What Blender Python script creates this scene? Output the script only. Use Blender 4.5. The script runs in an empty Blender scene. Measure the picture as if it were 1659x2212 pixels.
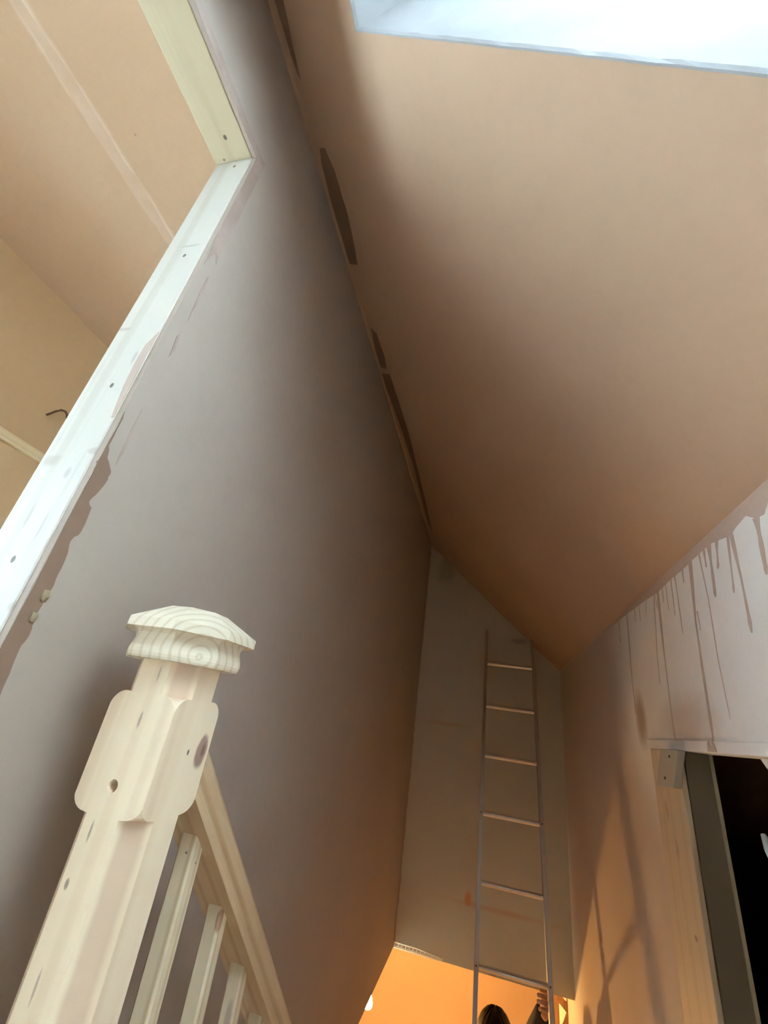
import bpy, bmesh, math, random
from mathutils import Vector, Matrix
random.seed(7)
scene = bpy.context.scene
COL = scene.collection

# ------------------------------------------------------------------ camera, world, exposure
cam_d = bpy.data.cameras.new('camera')
cam_d.sensor_fit = 'HORIZONTAL'; cam_d.sensor_width = 36.0
cam_d.lens = 905.0 / 1659.0 * 36.0
cam_d.clip_start = 0.01
cam = bpy.data.objects.new('camera', cam_d); COL.objects.link(cam)
CR = ((0.96684608, -0.02253687, 0.25436341), (0.21584792, -0.46012877, -0.86121495), (0.13644901, 0.88756611, -0.44000916))
cam.matrix_world = Matrix.Translation((0, 0, 0.95)) @ Matrix(CR).to_4x4()
scene.camera = cam

world = bpy.data.worlds.new('overcast_sky'); scene.world = world
world.use_nodes = True
bg = world.node_tree.nodes['Background']
bg.inputs['Color'].default_value = (0.67, 0.86, 1.0, 1)      # even overcast daylight
bg.inputs['Strength'].default_value = 1.0
LAMP = 98.0
scene.view_settings.view_transform = 'Standard'
scene.view_settings.look = 'None'
scene.view_settings.exposure = 4.12
scene.view_settings.gamma = 1.0
scene.view_settings.use_curve_mapping = False
scene.cycles.max_bounces = 7
scene.cycles.diffuse_bounces = 6
scene.cycles.glossy_bounces = 2
scene.cycles.use_adaptive_sampling = True
scene.cycles.adaptive_threshold = 0.12
scene.cycles.adaptive_min_samples = 12
scene.cycles.sample_clamp_indirect = 8.0

# ------------------------------------------------------------------ room measures (metres, camera stands at x=0 y=0 z=0.95)
XL, XR, YB = -0.517, 0.471, 3.314          # left wall, right (knee) wall, back wall
ZL, ZR, ZB = 2.349, 1.425, -0.231          # wall tops and the underside of the upper floor
ZD, YJ, TH = 1.997, 0.369, 0.100           # door head, jamb, wall thickness
XF = -1.74                                  # far wall of the side room
ZC = 2.30                                   # its flat ceiling
SLOPE = (ZL - ZR) / (XR - XL)
def ceil_z(x): return ZL - SLOPE * (x - XL)
NRM = Vector((SLOPE, 0, 1)).normalized()

# ------------------------------------------------------------------ material helpers
class N:
    def __init__(s, name):
        s.m = bpy.data.materials.new(name); s.m.use_nodes = True
        s.t = s.m.node_tree; s.t.nodes.clear()
        s.out = s.add('ShaderNodeOutputMaterial')
    def add(s, typ, **kw):
        n = s.t.nodes.new(typ)
        for k, v in kw.items():
            setattr(n, k, v)
        return n
    def link(s, a, b): s.t.links.new(a, b)
    def sock(s, v, inp):
        if hasattr(v, 'is_output'): s.link(v, inp)
        else: inp.default_value = v
    def math(s, op, a, b=0.0, clamp=False):
        n = s.add('ShaderNodeMath', operation=op, use_clamp=clamp)
        s.sock(a, n.inputs[0]); s.sock(b, n.inputs[1]); return n.outputs[0]
    def vmath(s, op, a, b=None):
        n = s.add('ShaderNodeVectorMath', operation=op)
        s.sock(a, n.inputs[0])
        if b is not None:
            if op == 'SCALE': s.sock(b, n.inputs['Scale'])
            else: s.sock(b, n.inputs[1])
        return n.outputs['Value'] if op in ('LENGTH', 'DOT_PRODUCT') else n.outputs[0]
    def mix(s, f, a, b):
        n = s.add('ShaderNodeMix', data_type='RGBA')
        s.sock(f, n.inputs[0])
        s.sock(a if hasattr(a, 'is_output') else (*a, 1), n.inputs[6]); s.sock(b if hasattr(b, 'is_output') else (*b, 1), n.inputs[7])
        return n.outputs[2]
    def noise(s, vec, scale, detail=3.0, rough=0.5):
        n = s.add('ShaderNodeTexNoise')
        n.inputs['Scale'].default_value = scale; n.inputs['Detail'].default_value = detail; n.inputs['Roughness'].default_value = rough
        s.link(vec, n.inputs['Vector']); return n.outputs['Fac']
    def ramp(s, v, a, b):
        n = s.add('ShaderNodeMapRange', interpolation_type='SMOOTHSTEP')
        s.sock(v, n.inputs[0]); n.inputs[1].default_value = a; n.inputs[2].default_value = b
        return n.outputs[0]
    def pos(s): return s.add('ShaderNodeNewGeometry').outputs['Position']
    def spots(s, col, P, spots):
        """stains, knots and nail holes: (centre, radii, colour, strength, softness, raggedness)"""
        for c, r, rgb, k, soft, rag in spots:
            d = s.vmath('SUBTRACT', P, c)
            d = s.vmath('DIVIDE', d, r)
            l = s.vmath('LENGTH', d)
            if rag:
                l = s.math('ADD', l, s.math('MULTIPLY', s.math('SUBTRACT', s.noise(P, rag[1], 4), 0.5), rag[0]))
            f = s.math('MULTIPLY', s.ramp(l, 1.0, 1.0 - soft), k)
            col = s.mix(f, col, rgb)
        return col
    def finish(s, col, rough=0.8, bump=None, metallic=0.0, spec=0.3, bump_d=0.002, bump_s=0.3):
        b = s.add('ShaderNodeBsdfPrincipled')
        s.sock(col if hasattr(col, 'is_output') else (*col, 1), b.inputs['Base Color'])
        s.sock(rough, b.inputs['Roughness']); b.inputs['Metallic'].default_value = metallic
        b.inputs['Specular IOR Level'].default_value = spec
        if bump is not None:
            n = s.add('ShaderNodeBump'); n.inputs['Distance'].default_value = bump_d; n.inputs['Strength'].default_value = bump_s
            s.link(bump, n.inputs['Height']); s.link(n.outputs[0], b.inputs['Normal'])
        s.link(b.outputs[0], s.out.inputs[0]); return s.m

def plaster(name, base, alt, spots=(), rough=0.75, scale=1.6, amt=0.6, spec=0.25):
    s = N(name); P = s.pos()
    f = s.ramp(s.noise(P, scale, 4, 0.55), 0.35, 0.7)
    col = s.mix(s.math('MULTIPLY', f, amt), base, alt)
    fine = s.noise(P, 40, 3)
    col = s.mix(s.math('MULTIPLY', s.ramp(fine, 0.4, 0.8), 0.12), col, tuple(v * 0.8 for v in base))
    col = s.spots(col, P, spots)
    h = s.math('ADD', s.noise(P, 6, 4), s.math('MULTIPLY', s.noise(P, 90, 2), 0.15))
    return s.finish(col, rough, h, spec=spec, bump_d=0.004, bump_s=0.25)

def wood(name, axis, p0, light=(0.80, 0.68, 0.48), dark=(0.66, 0.47, 0.27), freq=240, contrast=0.55, warp=0.006, spots=(), streak=0.35, rough=0.55, patch=None):
    """pine: growth rings around a pith line (p0, axis), plus long streaks"""
    s = N(name); P = s.pos(); a = Vector(axis).normalized()
    d = s.vmath('SUBTRACT', P, p0)
    al = s.vmath('DOT_PRODUCT', d, a)
    av = s.add('ShaderNodeCombineXYZ')
    for i in range(3): av.inputs[i].default_value = a[i]
    along = s.vmath('SCALE', av.outputs[0], al)
    perp = s.vmath('SUBTRACT', d, along)
    st = s.vmath('ADD', perp, s.vmath('SCALE', along, 0.04))
    w1 = s.noise(st, 14, 3); w2 = s.noise(s.vmath('ADD', perp, s.vmath('SCALE', along, 0.25)), 9, 2)
    r = s.vmath('LENGTH', perp)
    r = s.math('ADD', r, s.math('MULTIPLY', s.math('ADD', w1, w2), warp))
    ph = s.math('MULTIPLY', r, freq)
    sn = s.math('SINE', ph)
    ring = s.ramp(sn, 0.25, 1.0)
    col = s.mix(s.math('MULTIPLY', ring, contrast), light, dark)
    sk = s.ramp(s.noise(st, 60, 3), 0.55, 0.8)
    col = s.mix(s.math('MULTIPLY', sk, streak), col, tuple(v * 0.82 for v in dark))
    if patch:
        col = s.mix(s.math('MULTIPLY', s.ramp(s.noise(s.vmath('ADD', perp, s.vmath('SCALE', along, 0.3)), patch[1], 3), 0.5, 0.7), patch[2]), col, patch[0])
    col = s.spots(col, P, spots)
    return s.finish(col, rough, s.math('ADD', ring, s.noise(st, 120, 2)), bump_d=0.0006, bump_s=0.2)

def plain(name, rgb, rough=0.6, metallic=0.0, spec=0.3, var=0.15, scale=8):
    s = N(name); P = s.pos()
    col = s.mix(s.math('MULTIPLY', s.noise(P, scale, 4), var * 2), rgb, tuple(v * 0.7 for v in rgb))
    return s.finish(col, rough, s.noise(P, scale * 8, 3), metallic, spec, 0.001, 0.2)

def emit(name, rgb, strength):
    s = N(name); e = s.add('ShaderNodeEmission')
    e.inputs[0].default_value = (*rgb, 1); e.inputs[1].default_value = strength
    s.link(e.outputs[0], s.out.inputs[0]); return s.m

def pane_mat(name):
    s = N(name)
    tr = s.add('ShaderNodeBsdfTransparent'); gl = s.add('ShaderNodeBsdfGlossy'); gl.inputs['Roughness'].default_value = 0.02
    fr = s.add('ShaderNodeFresnel'); fr.inputs[0].default_value = 1.45
    mx = s.add('ShaderNodeMixShader')
    s.link(s.math('MULTIPLY', fr.outputs[0], 0.6), mx.inputs[0]); s.link(tr.outputs[0], mx.inputs[1]); s.link(gl.outputs[0], mx.inputs[2])
    s.link(mx.outputs[0], s.out.inputs[0]); return s.m

# ------------------------------------------------------------------ mesh helpers
def link(name, me, mat, parent=None):
    o = bpy.data.objects.new(name, me); COL.objects.link(o)
    if mat and not me.materials: me.materials.append(mat)
    if parent is not None:
        o.parent = parent; o.matrix_parent_inverse = Matrix.Translation(parent.matrix_basis.translation).inverted() if parent.parent is None else parent.matrix_parent_inverse
        if parent.parent is not None: o.matrix_parent_inverse = Matrix()
    return o
def mesh(name, V, F, mat, parent=None, smooth=False):
    me = bpy.data.meshes.new(name); me.from_pydata([tuple(v) for v in V], [], F); me.update()
    bm = bmesh.new(); bm.from_mesh(me); bmesh.ops.recalc_face_normals(bm, faces=bm.faces); bm.to_mesh(me); bm.free()
    if smooth: me.polygons.foreach_set('use_smooth', [True] * len(me.polygons))
    return link(name, me, mat, parent)
def from_bm(name, bm, mat, parent=None, smooth=False, bevel=0.0, seg=2):
    bmesh.ops.recalc_face_normals(bm, faces=bm.faces)
    if bevel: bmesh.ops.bevel(bm, geom=bm.edges[:], offset=bevel, segments=seg, affect='EDGES', profile=0.5, clamp_overlap=True)
    me = bpy.data.meshes.new(name); bm.to_mesh(me); bm.free()
    if smooth: me.polygons.foreach_set('use_smooth', [True] * len(me.polygons))
    return link(name, me, mat, parent)
def add_box(bm, a, b):
    x0, y0, z0 = a; x1, y1, z1 = b
    v = [bm.verts.new(p) for p in ((x0, y0, z0), (x1, y0, z0), (x1, y1, z0), (x0, y1, z0), (x0, y0, z1), (x1, y0, z1), (x1, y1, z1), (x0, y1, z1))]
    for f in ((0, 3, 2, 1), (4, 5, 6, 7), (0, 1, 5, 4), (1, 2, 6, 5), (2, 3, 7, 6), (3, 0, 4, 7)): bm.faces.new([v[i] for i in f])
def boxes(name, bs, mat, parent=None, bevel=0.0):
    bm = bmesh.new()
    for a, b in bs: add_box(bm, a, b)
    return from_bm(name, bm, mat, parent, bevel=bevel)
def prism(name, poly, off, mat, parent=None, bevel=0.0):
    """poly: 3D outline; extruded by vector off"""
    n = len(poly); off = Vector(off)
    V = [Vector(p) for p in poly] + [Vector(p) + off for p in poly]
    bm = bmesh.new(); vs = [bm.verts.new(v) for v in V]
    bm.faces.new(vs[:n]); bm.faces.new(vs[n:][::-1])
    for i in range(n): bm.faces.new((vs[i], vs[(i + 1) % n], vs[n + (i + 1) % n], vs[n + i]))
    bm.normal_update()
    bmesh.ops.triangulate(bm, faces=[f for f in bm.faces if len(f.verts) > 4])
    return from_bm(name, bm, mat, parent, bevel=bevel)
def rings(name, R, mat, parent=None, smooth=False, cap=True, closed=False):
    """loft a list of equal-length rings"""
    k = len(R[0]); V = [p for r in R for p in r]; F = []
    for i in range(len(R) - 1):
        for j in range(k):
            F.append((i * k + j, i * k + (j + 1) % k, (i + 1) * k + (j + 1) % k, (i + 1) * k + j))
    if cap: F.append(tuple(range(k))[::-1]); F.append(tuple(range((len(R) - 1) * k, len(R) * k)))
    return mesh(name, V, F, mat, parent, smooth)
def tube(name, pts, rad, mat, parent=None, k=8):
    pts = [Vector(p) for p in pts]; R = []
    rad = rad if isinstance(rad, (list, tuple)) else [rad] * len(pts)
    up = Vector((0.3, 0.2, 1)).normalized()
    for i, p in enumerate(pts):
        t = (pts[min(i + 1, len(pts) - 1)] - pts[max(i - 1, 0)]).normalized()
        u = t.cross(up); u = (u if u.length > 1e-3 else t.cross(Vector((1, 0, 0)))).normalized(); v = t.cross(u)
        R.append([p + (u * math.cos(2 * math.pi * j / k) + v * math.sin(2 * math.pi * j / k)) * rad[i] for j in range(k)])
    return rings(name, R, mat, parent, smooth=True)
def empty(name, loc):
    o = bpy.data.objects.new(name, None); o.location = loc; o.empty_display_size = 0.1; COL.objects.link(o); return o
def tag(o, label, cat, group=None):
    o['label'] = label; o['category'] = cat
    if group: o['group'] = group
    return o
def struct(o, label=None):
    o['kind'] = 'structure'
    if label: o['label'] = label
    return o

# ------------------------------------------------------------------ materials
PINK = (0.60, 0.46, 0.36)
M_ceil = plaster('fresh_plaster_slope', (0.50, 0.342, 0.228), (0.54, 0.385, 0.268), scale=1.2)
M_left = plaster('fresh_plaster_wall', (0.405, 0.337, 0.278), (0.445, 0.38, 0.32), scale=1.4)
M_wet = plaster('wet_plaster', (0.225, 0.145, 0.10), (0.29, 0.19, 0.135), scale=9, rough=0.5)
M_wetgrey = plaster('damp_edge_plaster', (0.36, 0.27, 0.22), (0.46, 0.37, 0.32), scale=14, rough=0.6)
M_back = plaster('old_wall_paint', (0.52, 0.505, 0.435), (0.57, 0.55, 0.48), spots=(
    ((-0.36, YB, 2.12), (0.10, 0.3, 0.16), (0.30, 0.31, 0.26), 0.6, 0.7, (0.8, 14)),
    ((-0.10, YB, 0.075), (0.03, 0.3, 0.05), (0.60, 0.22, 0.10), 0.8, 0.7, (0.7, 20)),
    ((0.05, YB, 0.05), (0.45, 0.3, 0.02), (0.50, 0.27, 0.17), 0.5, 0.8, (0.9, 12)),
    ((-0.30, YB, 0.985), (0.28, 0.3, 0.018), (0.52, 0.33, 0.22), 0.45, 0.8, (0.9, 12)),
    ((0.195, YB, 1.60), (0.07, 0.3, 0.03), (0.30, 0.27, 0.25), 0.7, 0.6, (0.6, 20))), scale=2.5)
M_right = plaster('pale_skimmed_wall', (0.92, 0.89, 0.85), (0.88, 0.83, 0.78), spots=(
    ((XR, 1.645, 1.06), (0.2, 0.07, 0.11), (0.42, 0.27, 0.15), 0.75, 0.8, (0.5, 9)),
    ((XR, 1.30, 1.05), (0.2, 0.22, 0.09), (0.64, 0.49, 0.38), 0.6, 0.8, (0.6, 9)),
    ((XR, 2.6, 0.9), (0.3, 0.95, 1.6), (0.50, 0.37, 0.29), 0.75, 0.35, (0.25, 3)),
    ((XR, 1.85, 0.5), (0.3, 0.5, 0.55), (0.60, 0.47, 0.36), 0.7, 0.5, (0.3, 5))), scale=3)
M_drip = plaster('plaster_run', (0.62, 0.47, 0.38), (0.68, 0.54, 0.45), scale=18, rough=0.6)
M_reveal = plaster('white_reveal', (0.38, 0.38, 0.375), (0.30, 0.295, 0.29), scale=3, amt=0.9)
M_room = plaster('side_room_plaster', (0.56, 0.39, 0.245), (0.59, 0.43, 0.295), spots=(
    ((-1.085, 0.4, ZC), (0.03, 2.0, 0.3), (0.74, 0.60, 0.48), 0.7, 0.6, (0.8, 16)),
    ((-0.99, 0.372, ZC), (0.004, 0.004, 0.1), (0.35, 0.24, 0.15), 0.8, 0.5, None)), scale=2)
M_roomwall = plaster('side_room_wall', (0.66, 0.475, 0.275), (0.68, 0.50, 0.31), scale=2)
M_lower = plaster('lower_room_wall', (0.62, 0.48, 0.32), (0.58, 0.43, 0.28), scale=2)
M_floor = plain('chipboard_floor', (0.62, 0.50, 0.36), 0.7, scale=60)
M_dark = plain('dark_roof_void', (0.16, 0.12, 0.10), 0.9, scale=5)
M_front = plaster('landing_wall', (0.66, 0.56, 0.48), (0.70, 0.60, 0.52))
nail = (0.10, 0.08, 0.06)
kn = (0.36, 0.30, 0.25)
M_lining = wood('lining_pine_lit', (0, 0, 1), (-0.50, 0.60, 0), (0.60, 0.58, 0.515), (0.50, 0.465, 0.385), freq=330, contrast=0.5, streak=0.45, spots=tuple(  # jamb's daylight put into a paler, cooler pine colour
    [((x, YJ, z), (0.004, 0.02, 0.006), nail, 0.9, 0.4, None) for x, z in ((-0.564, 1.661), (-0.564, 1.343), (-0.566, 1.062), (-0.564, 1.975))] +
    [((x, YJ, z), (a, 0.03, b), kn, 0.45, 0.7, (0.5, 60)) for x, z, a, b in ((-0.596, 1.207, 0.020, 0.014), (-0.556, 1.186, 0.007, 0.012), (-0.530, 1.222, 0.016, 0.008), (-0.526, 1.007, 0.015, 0.010), (-0.605, 1.47, 0.02, 0.006), (-0.562, 1.69, 0.03, 0.005), (-0.55, 1.40, 0.005, 0.02), (-0.58, 1.12, 0.004, 0.03), (-0.55, 1.11, 0.003, 0.03))]))
M_head = wood('lining_pine_shaded', (0, 1, 0), (-0.50, 0, 2.3), (0.50, 0.42, 0.27), (0.45, 0.36, 0.22), freq=420, contrast=0.35, spots=(  # same pine as the jamb, its weaker light put into a browner colour
    ((-0.568, 0.326, ZD), (0.005, 0.006, 0.02), nail, 0.95, 0.5, None), ((-0.593, 0.362, ZD), (0.004, 0.003, 0.02), nail, 0.7, 0.5, None)))
M_newel = wood('newel_pine', (0.02, 0.01, 1), (-0.52, 0.42, 0), (0.86, 0.72, 0.52), (0.74, 0.56, 0.37), freq=150, contrast=0.40, streak=0.30, warp=0.012, spots=(
    ((-0.356, 0.472, 0.6), (0.0150, 0.0150, 3.0), (0.66, 0.47, 0.33), 0.75, 0.45, (0.25, 30)),
    ((-0.344, 0.534, 0.884), (0.02, 0.013, 0.022), (0.30, 0.17, 0.14), 0.85, 0.35, (0.3, 70)),
    ((-0.344, 0.537, 0.886), (0.02, 0.005, 0.010), (0.20, 0.11, 0.09), 0.7, 0.6, (0.4, 150)),
    ((-0.344, 0.508, 0.884), (0.01, 0.0025, 0.004), (0.12, 0.09, 0.07), 0.9, 0.5, None),
    ((-0.385, 0.46, 0.912), (0.0025, 0.01, 0.012), (0.35, 0.27, 0.2), 0.7, 0.6, (0.4, 200)),
    ((-0.381, 0.46, 0.962), (0.002, 0.01, 0.012), (0.42, 0.32, 0.22), 0.6, 0.6, (0.4, 200)),
    ((-0.397, 0.46, 0.806), (0.002, 0.01, 0.012), (0.35, 0.27, 0.2), 0.8, 0.6, (0.4, 200)),
    ((-0.402, 0.46, 0.762), (0.003, 0.01, 0.006), (0.25, 0.18, 0.14), 0.8, 0.5, (0.4, 200)),
    ((-0.395, 0.46, 0.69), (0.002, 0.01, 0.016), (0.4, 0.3, 0.22), 0.7, 0.6, (0.4, 200))))
M_cap = wood('newel_cap_pine', (0.62, -0.78, 0.10), (-0.331, 0.455, 0.987), (0.77, 0.69, 0.53), (0.53, 0.38, 0.22), freq=620, contrast=0.42, warp=0.010, streak=0.1, spots=(
    ((-0.333, 0.452, 0.985), (0.004, 0.004, 0.0025), (0.42, 0.27, 0.15), 0.9, 0.5, None),))
HD = Vector((0, 1, -0.876)).normalized()
M_rail = wood('handrail_pine', HD, (-0.30, 0.6, 0.70), (0.62, 0.46, 0.28), (0.45, 0.29, 0.15), freq=330, contrast=0.55, streak=0.35, patch=((0.60, 0.33, 0.14), 7, 0.7))
M_bal = wood('baluster_pine', (0, 0, 1), (-0.43, 0.56, 0), (0.72, 0.63, 0.44), (0.56, 0.44, 0.25), freq=420, contrast=0.6, streak=0.3, spots=(
    ((-0.377, 0.757, 0.655), (0.008, 0.008, 0.018), (0.36, 0.22, 0.13), 0.85, 0.4, (0.3, 90)),
    ((-0.377, 0.646, 0.745), (0.002, 0.002, 0.002), (0.2, 0.13, 0.1), 0.9, 0.5, None),
    ((-0.386, 0.632, 0.757), (0.002, 0.01, 0.002), (0.2, 0.13, 0.1), 0.9, 0.5, None),
    ((-0.385, 0.875, 0.50), (0.007, 0.012, 0.03), (0.45, 0.34, 0.27), 0.7, 0.5, (0.5, 60))))
M_post = wood('stud_pine', (0, 0, 1), (0.40, 1.30, 0), (0.72, 0.59, 0.42), (0.62, 0.47, 0.31), freq=110, contrast=0.35, streak=0.4, spots=(
    ((XR, 1.42, 0.605), (0.03, 0.011, 0.008), (0.30, 0.22, 0.15), 0.8, 0.6, (0.3, 60)),
    ((XR, 1.50, 0.84), (0.03, 0.02, 0.03), (0.52, 0.38, 0.24), 0.6, 0.7, (0.4, 40)),
    ((XR, 1.46, 0.76), (0.03, 0.012, 0.03), (0.50, 0.36, 0.22), 0.6, 0.7, (0.4, 40))))
M_block = plain('packing_ply', (0.58, 0.52, 0.42), 0.7, scale=20)
M_steel = plain('galvanised_steel', (0.80, 0.78, 0.70), 0.28, 1.0, 0.5, 0.1, 40)
M_alu = plain('aluminium', (0.56, 0.54, 0.52), 0.42, 0.9, 0.5, 0.2, 15)
M_rung = plain('aluminium_lit', (0.86, 0.84, 0.80), 0.33, 0.85, 0.5, 0.1, 15)  # rung highlights put into a paler copy of the aluminium
M_glass = pane_mat('window_glass')
M_white = plain('white_frame_paint', (0.82, 0.82, 0.80), 0.4, 0, 0.4, 0.05)

# ------------------------------------------------------------------ structure
# left wall with the door opening (y from -0.45 to the far jamb)
YD0, LT = -0.50, 0.025
bm = bmesh.new()
add_box(bm, (XL - TH, YJ + LT, ZB), (XL, YB, ZL + 0.25))
add_box(bm, (XL - TH, YD0 - LT, ZD + LT), (XL, YJ + LT, ZL + 0.25))
add_box(bm, (XL - TH, -1.9, ZB), (XL, YD0 - LT, ZL + 0.25))
add_box(bm, (XL - 0.010, YJ + 0.0015, 0), (XL, YJ + LT, ZD + LT))
add_box(bm, (XL - 0.010, YD0 - LT, ZD + 0.0015), (XL, YJ + 0.0015, ZD + LT))
add_box(bm, (XL - 0.010, YD0 - LT, 0), (XL, YD0 - 0.0015, ZD + 0.0015))
wall_left = struct(from_bm('wall_left', bm, M_left), 'long freshly plastered wall left of the stairwell')
wall_back = struct(boxes('wall_back', [((XL - 0.1, YB, ZB), (XR + 0.1, YB + 0.12, 2.6))], M_back), 'grey end wall the ladder leans on')
# right knee wall with low eaves opening
OY0, OY1, OZ = 0.60, 1.373, 0.983
bm = bmesh.new()
add_box(bm, (XR, OY1, -2.0), (XR + 0.06, 4.35, ZR + 0.03))
add_box(bm, (XR, OY0, OZ), (XR + 0.06, OY1, ZR + 0.03))
add_box(bm, (XR, OY0, -2.0), (XR + 0.06, OY1, 0.06))
add_box(bm, (XR, -1.9, -2.0), (XR + 0.06, OY0, ZR + 0.03))
wall_right = struct(from_bm('wall_right', bm, M_right), 'low knee wall with plaster runs and eaves opening')
struct(boxes('wall_front', [((XL - 0.1, -2.0, ZB), (XR + 0.1, -1.9, 2.6))], M_front))
# sloped ceiling with the roof window opening
SX0, SX1, SY0, SY1 = -0.279, 0.452, -0.38, 0.257
TK = 0.02
def slab(bm, x0, x1, y0, y1):
    P = [Vector((x, y, ceil_z(x))) for x, y in ((x0, y0), (x1, y0), (x1, y1), (x0, y1))]
    lo = [bm.verts.new(p) for p in P]; hi = [bm.verts.new(p + NRM * TK) for p in P]
    bm.faces.new(lo); bm.faces.new(hi[::-1])
    for i in range(4): bm.faces.new((lo[i], lo[(i + 1) % 4], hi[(i + 1) % 4], hi[i]))
bm = bmesh.new()
CX0, CX1 = XL - 0.12, 1.45
for a in ((CX0, CX1, SY1, YB + 0.1), (CX0, CX1, -2.0, SY0), (CX0, SX0, SY0, SY1), (SX1, CX1, SY0, SY1)): slab(bm, *a)
ceiling = struct(from_bm('ceiling', bm, M_ceil), 'sloping freshly plastered ceiling with roof window')
# roof window: reveal boards, frame, pane
DEP = 0.33
bm = bmesh.new()
def rv(x, y, h): return Vector((x, y, ceil_z(x))) + NRM * h
wob = random.Random(3)
def reveal(bm, a, b, outv):
    o1, o2 = -Vector(outv) * 0.002, Vector(outv) * 0.02
    rows = []
    for i in range(41):
        p = Vector(a).lerp(Vector(b), i / 40)
        j = wob.uniform(-0.0012, 0.0012)
        rows.append([bm.verts.new(rv(p.x, p.y, h) + o) for h, o in ((DEP, o1), (0.006, o1 * (1 + 0.4 * j / 0.0012)), (-0.0012 + j, o1 * 0.2), (-0.0012 + 0.6 * j, o2 * 0.12), (0.004, o2 * 0.12))])
    for i in range(40):
        for k in range(4): bm.faces.new((rows[i][k], rows[i + 1][k], rows[i + 1][k + 1], rows[i][k + 1]))
dn = Vector((1, 0, -SLOPE)).normalized()
reveal(bm, (SX0, SY1, 0), (SX1, SY1, 0), (0, 1, 0)); reveal(bm, (SX0, SY0, 0), (SX1, SY0, 0), (0, -1, 0))
reveal(bm, (SX0, SY0, 0), (SX0, SY1, 0), -dn); reveal(bm, (SX1, SY0, 0), (SX1, SY1, 0), dn)
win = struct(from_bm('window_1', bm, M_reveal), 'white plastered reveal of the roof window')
def fbar(bm, x0, x1, y0, y1, h0, h1):
    P = [(x0, y0), (x1, y0), (x1, y1), (x0, y1)]
    lo = [bm.verts.new(rv(x, y, h0)) for x, y in P]; hi = [bm.verts.new(rv(x, y, h1)) for x, y in P]
    bm.faces.new(lo); bm.faces.new(hi[::-1])
    for i in range(4): bm.faces.new((lo[i], lo[(i + 1) % 4], hi[(i + 1) % 4], hi[i]))
bm = bmesh.new(); fw = 0.035
fbar(bm, SX0 - 0.03, SX1 + 0.03, SY0 - 0.03, SY0 + fw, DEP, DEP + 0.06); fbar(bm, SX0 - 0.03, SX1 + 0.03, SY1 - fw, SY1 + 0.03, DEP, DEP + 0.06)
fbar(bm, SX0 - 0.03, SX0 + fw, SY0 + fw, SY1 - fw, DEP, DEP + 0.06); fbar(bm, SX1 - fw, SX1 + 0.03, SY0 + fw, SY1 - fw, DEP, DEP + 0.06)
from_bm('window_frame', bm, M_white, win)
bm = bmesh.new(); fbar(bm, SX0 + fw, SX1 - fw, SY0 + fw, SY1 - fw, DEP + 0.03, DEP + 0.034)
from_bm('pane', bm, M_glass, win)
# roof slab outside (keeps daylight to the windows)
bm = bmesh.new(); TK = 0.05
def slab_h(bm, x0, x1, y0, y1, h0, h1): fbar(bm, x0, x1, y0, y1, h0, h1)
for a in ((-0.75, 1.9, SY1 + 0.03, 5.6), (-0.75, 1.9, -2.2, SY0 - 0.03), (-0.75, SX0 - 0.03, SY0 - 0.03, SY1 + 0.03), (SX1 + 0.03, 1.9, SY0 - 0.03, SY1 + 0.03)): slab_h(bm, *a, DEP, DEP + 0.05)
struct(from_bm('roof', bm, M_dark))
# floors
struct(boxes('floor', [((XL, -1.9, ZB), (XR, 0.495, 0))], M_floor), 'landing floor boards')
struct(boxes('floor_side_room', [((XF - 0.1, -1.9, ZB), (XL - TH, YB + 0.1, -0.001))], plain('pale_bounce_floor', (0.84, 0.80, 0.72), 0.8)))  # pale floor added to bounce light up onto the ceiling
struct(boxes('floor_lower', [((-2.4, 2.59, -2.06), (1.3, 5.4, -2.0)), ((-2.4, -0.2, -2.9), (1.3, 2.59, -2.85))], M_floor))
# side room
struct(boxes('ceiling_side_room', [((XF - 0.1, -1.9, ZC), (XL - TH, YB + 0.1, ZC + 0.1))], M_room), 'flat plastered ceiling beyond the doorway')
WY0, WY1, WZ0, WZ1 = -1.55, 0.74, 0.80, 1.655
bm = bmesh.new()
add_box(bm, (XF - 0.12, WY1, ZB), (XF, YB + 0.1, ZC)); add_box(bm, (XF - 0.12, -1.9, ZB), (XF, WY0, ZC))
add_box(bm, (XF - 0.12, WY0, WZ1), (XF, WY1, ZC)); add_box(bm, (XF - 0.12, WY0, ZB), (XF, WY1, WZ0))
struct(from_bm('wall_far', bm, M_roomwall), 'plastered far wall seen through the doorway')
struct(boxes('wall_side_room', [((XF - 0.1, -2.0, ZB), (XL, -1.9, 2.45)), ((XF, YB, 0), (XL - TH, YB + 0.1, 0.85)), ((XF, YB, 2.0), (XL - TH, YB + 0.1, 2.45)), ((XF, YB, 0.85), (-1.62, YB + 0.1, 2.0)), ((-0.75, YB, 0.85), (XL - TH, YB + 0.1, 2.0))], M_roomwall))
w3 = struct(boxes('window_3_added', [((-1.62, YB + 0.03, 0.85), (-1.57, YB + 0.08, 2.0)), ((-0.80, YB + 0.03, 0.85), (-0.75, YB + 0.08, 2.0)), ((-1.57, YB + 0.03, 0.85), (-0.80, YB + 0.08, 0.90)), ((-1.57, YB + 0.03, 1.95), (-0.80, YB + 0.08, 2.0))], M_white), 'unseen window added at the end of the side room for light')  # added out of view to brighten the side room
boxes('pane', [((-1.57, YB + 0.05, 0.90), (-0.80, YB + 0.055, 1.95))], M_glass, w3)
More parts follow.
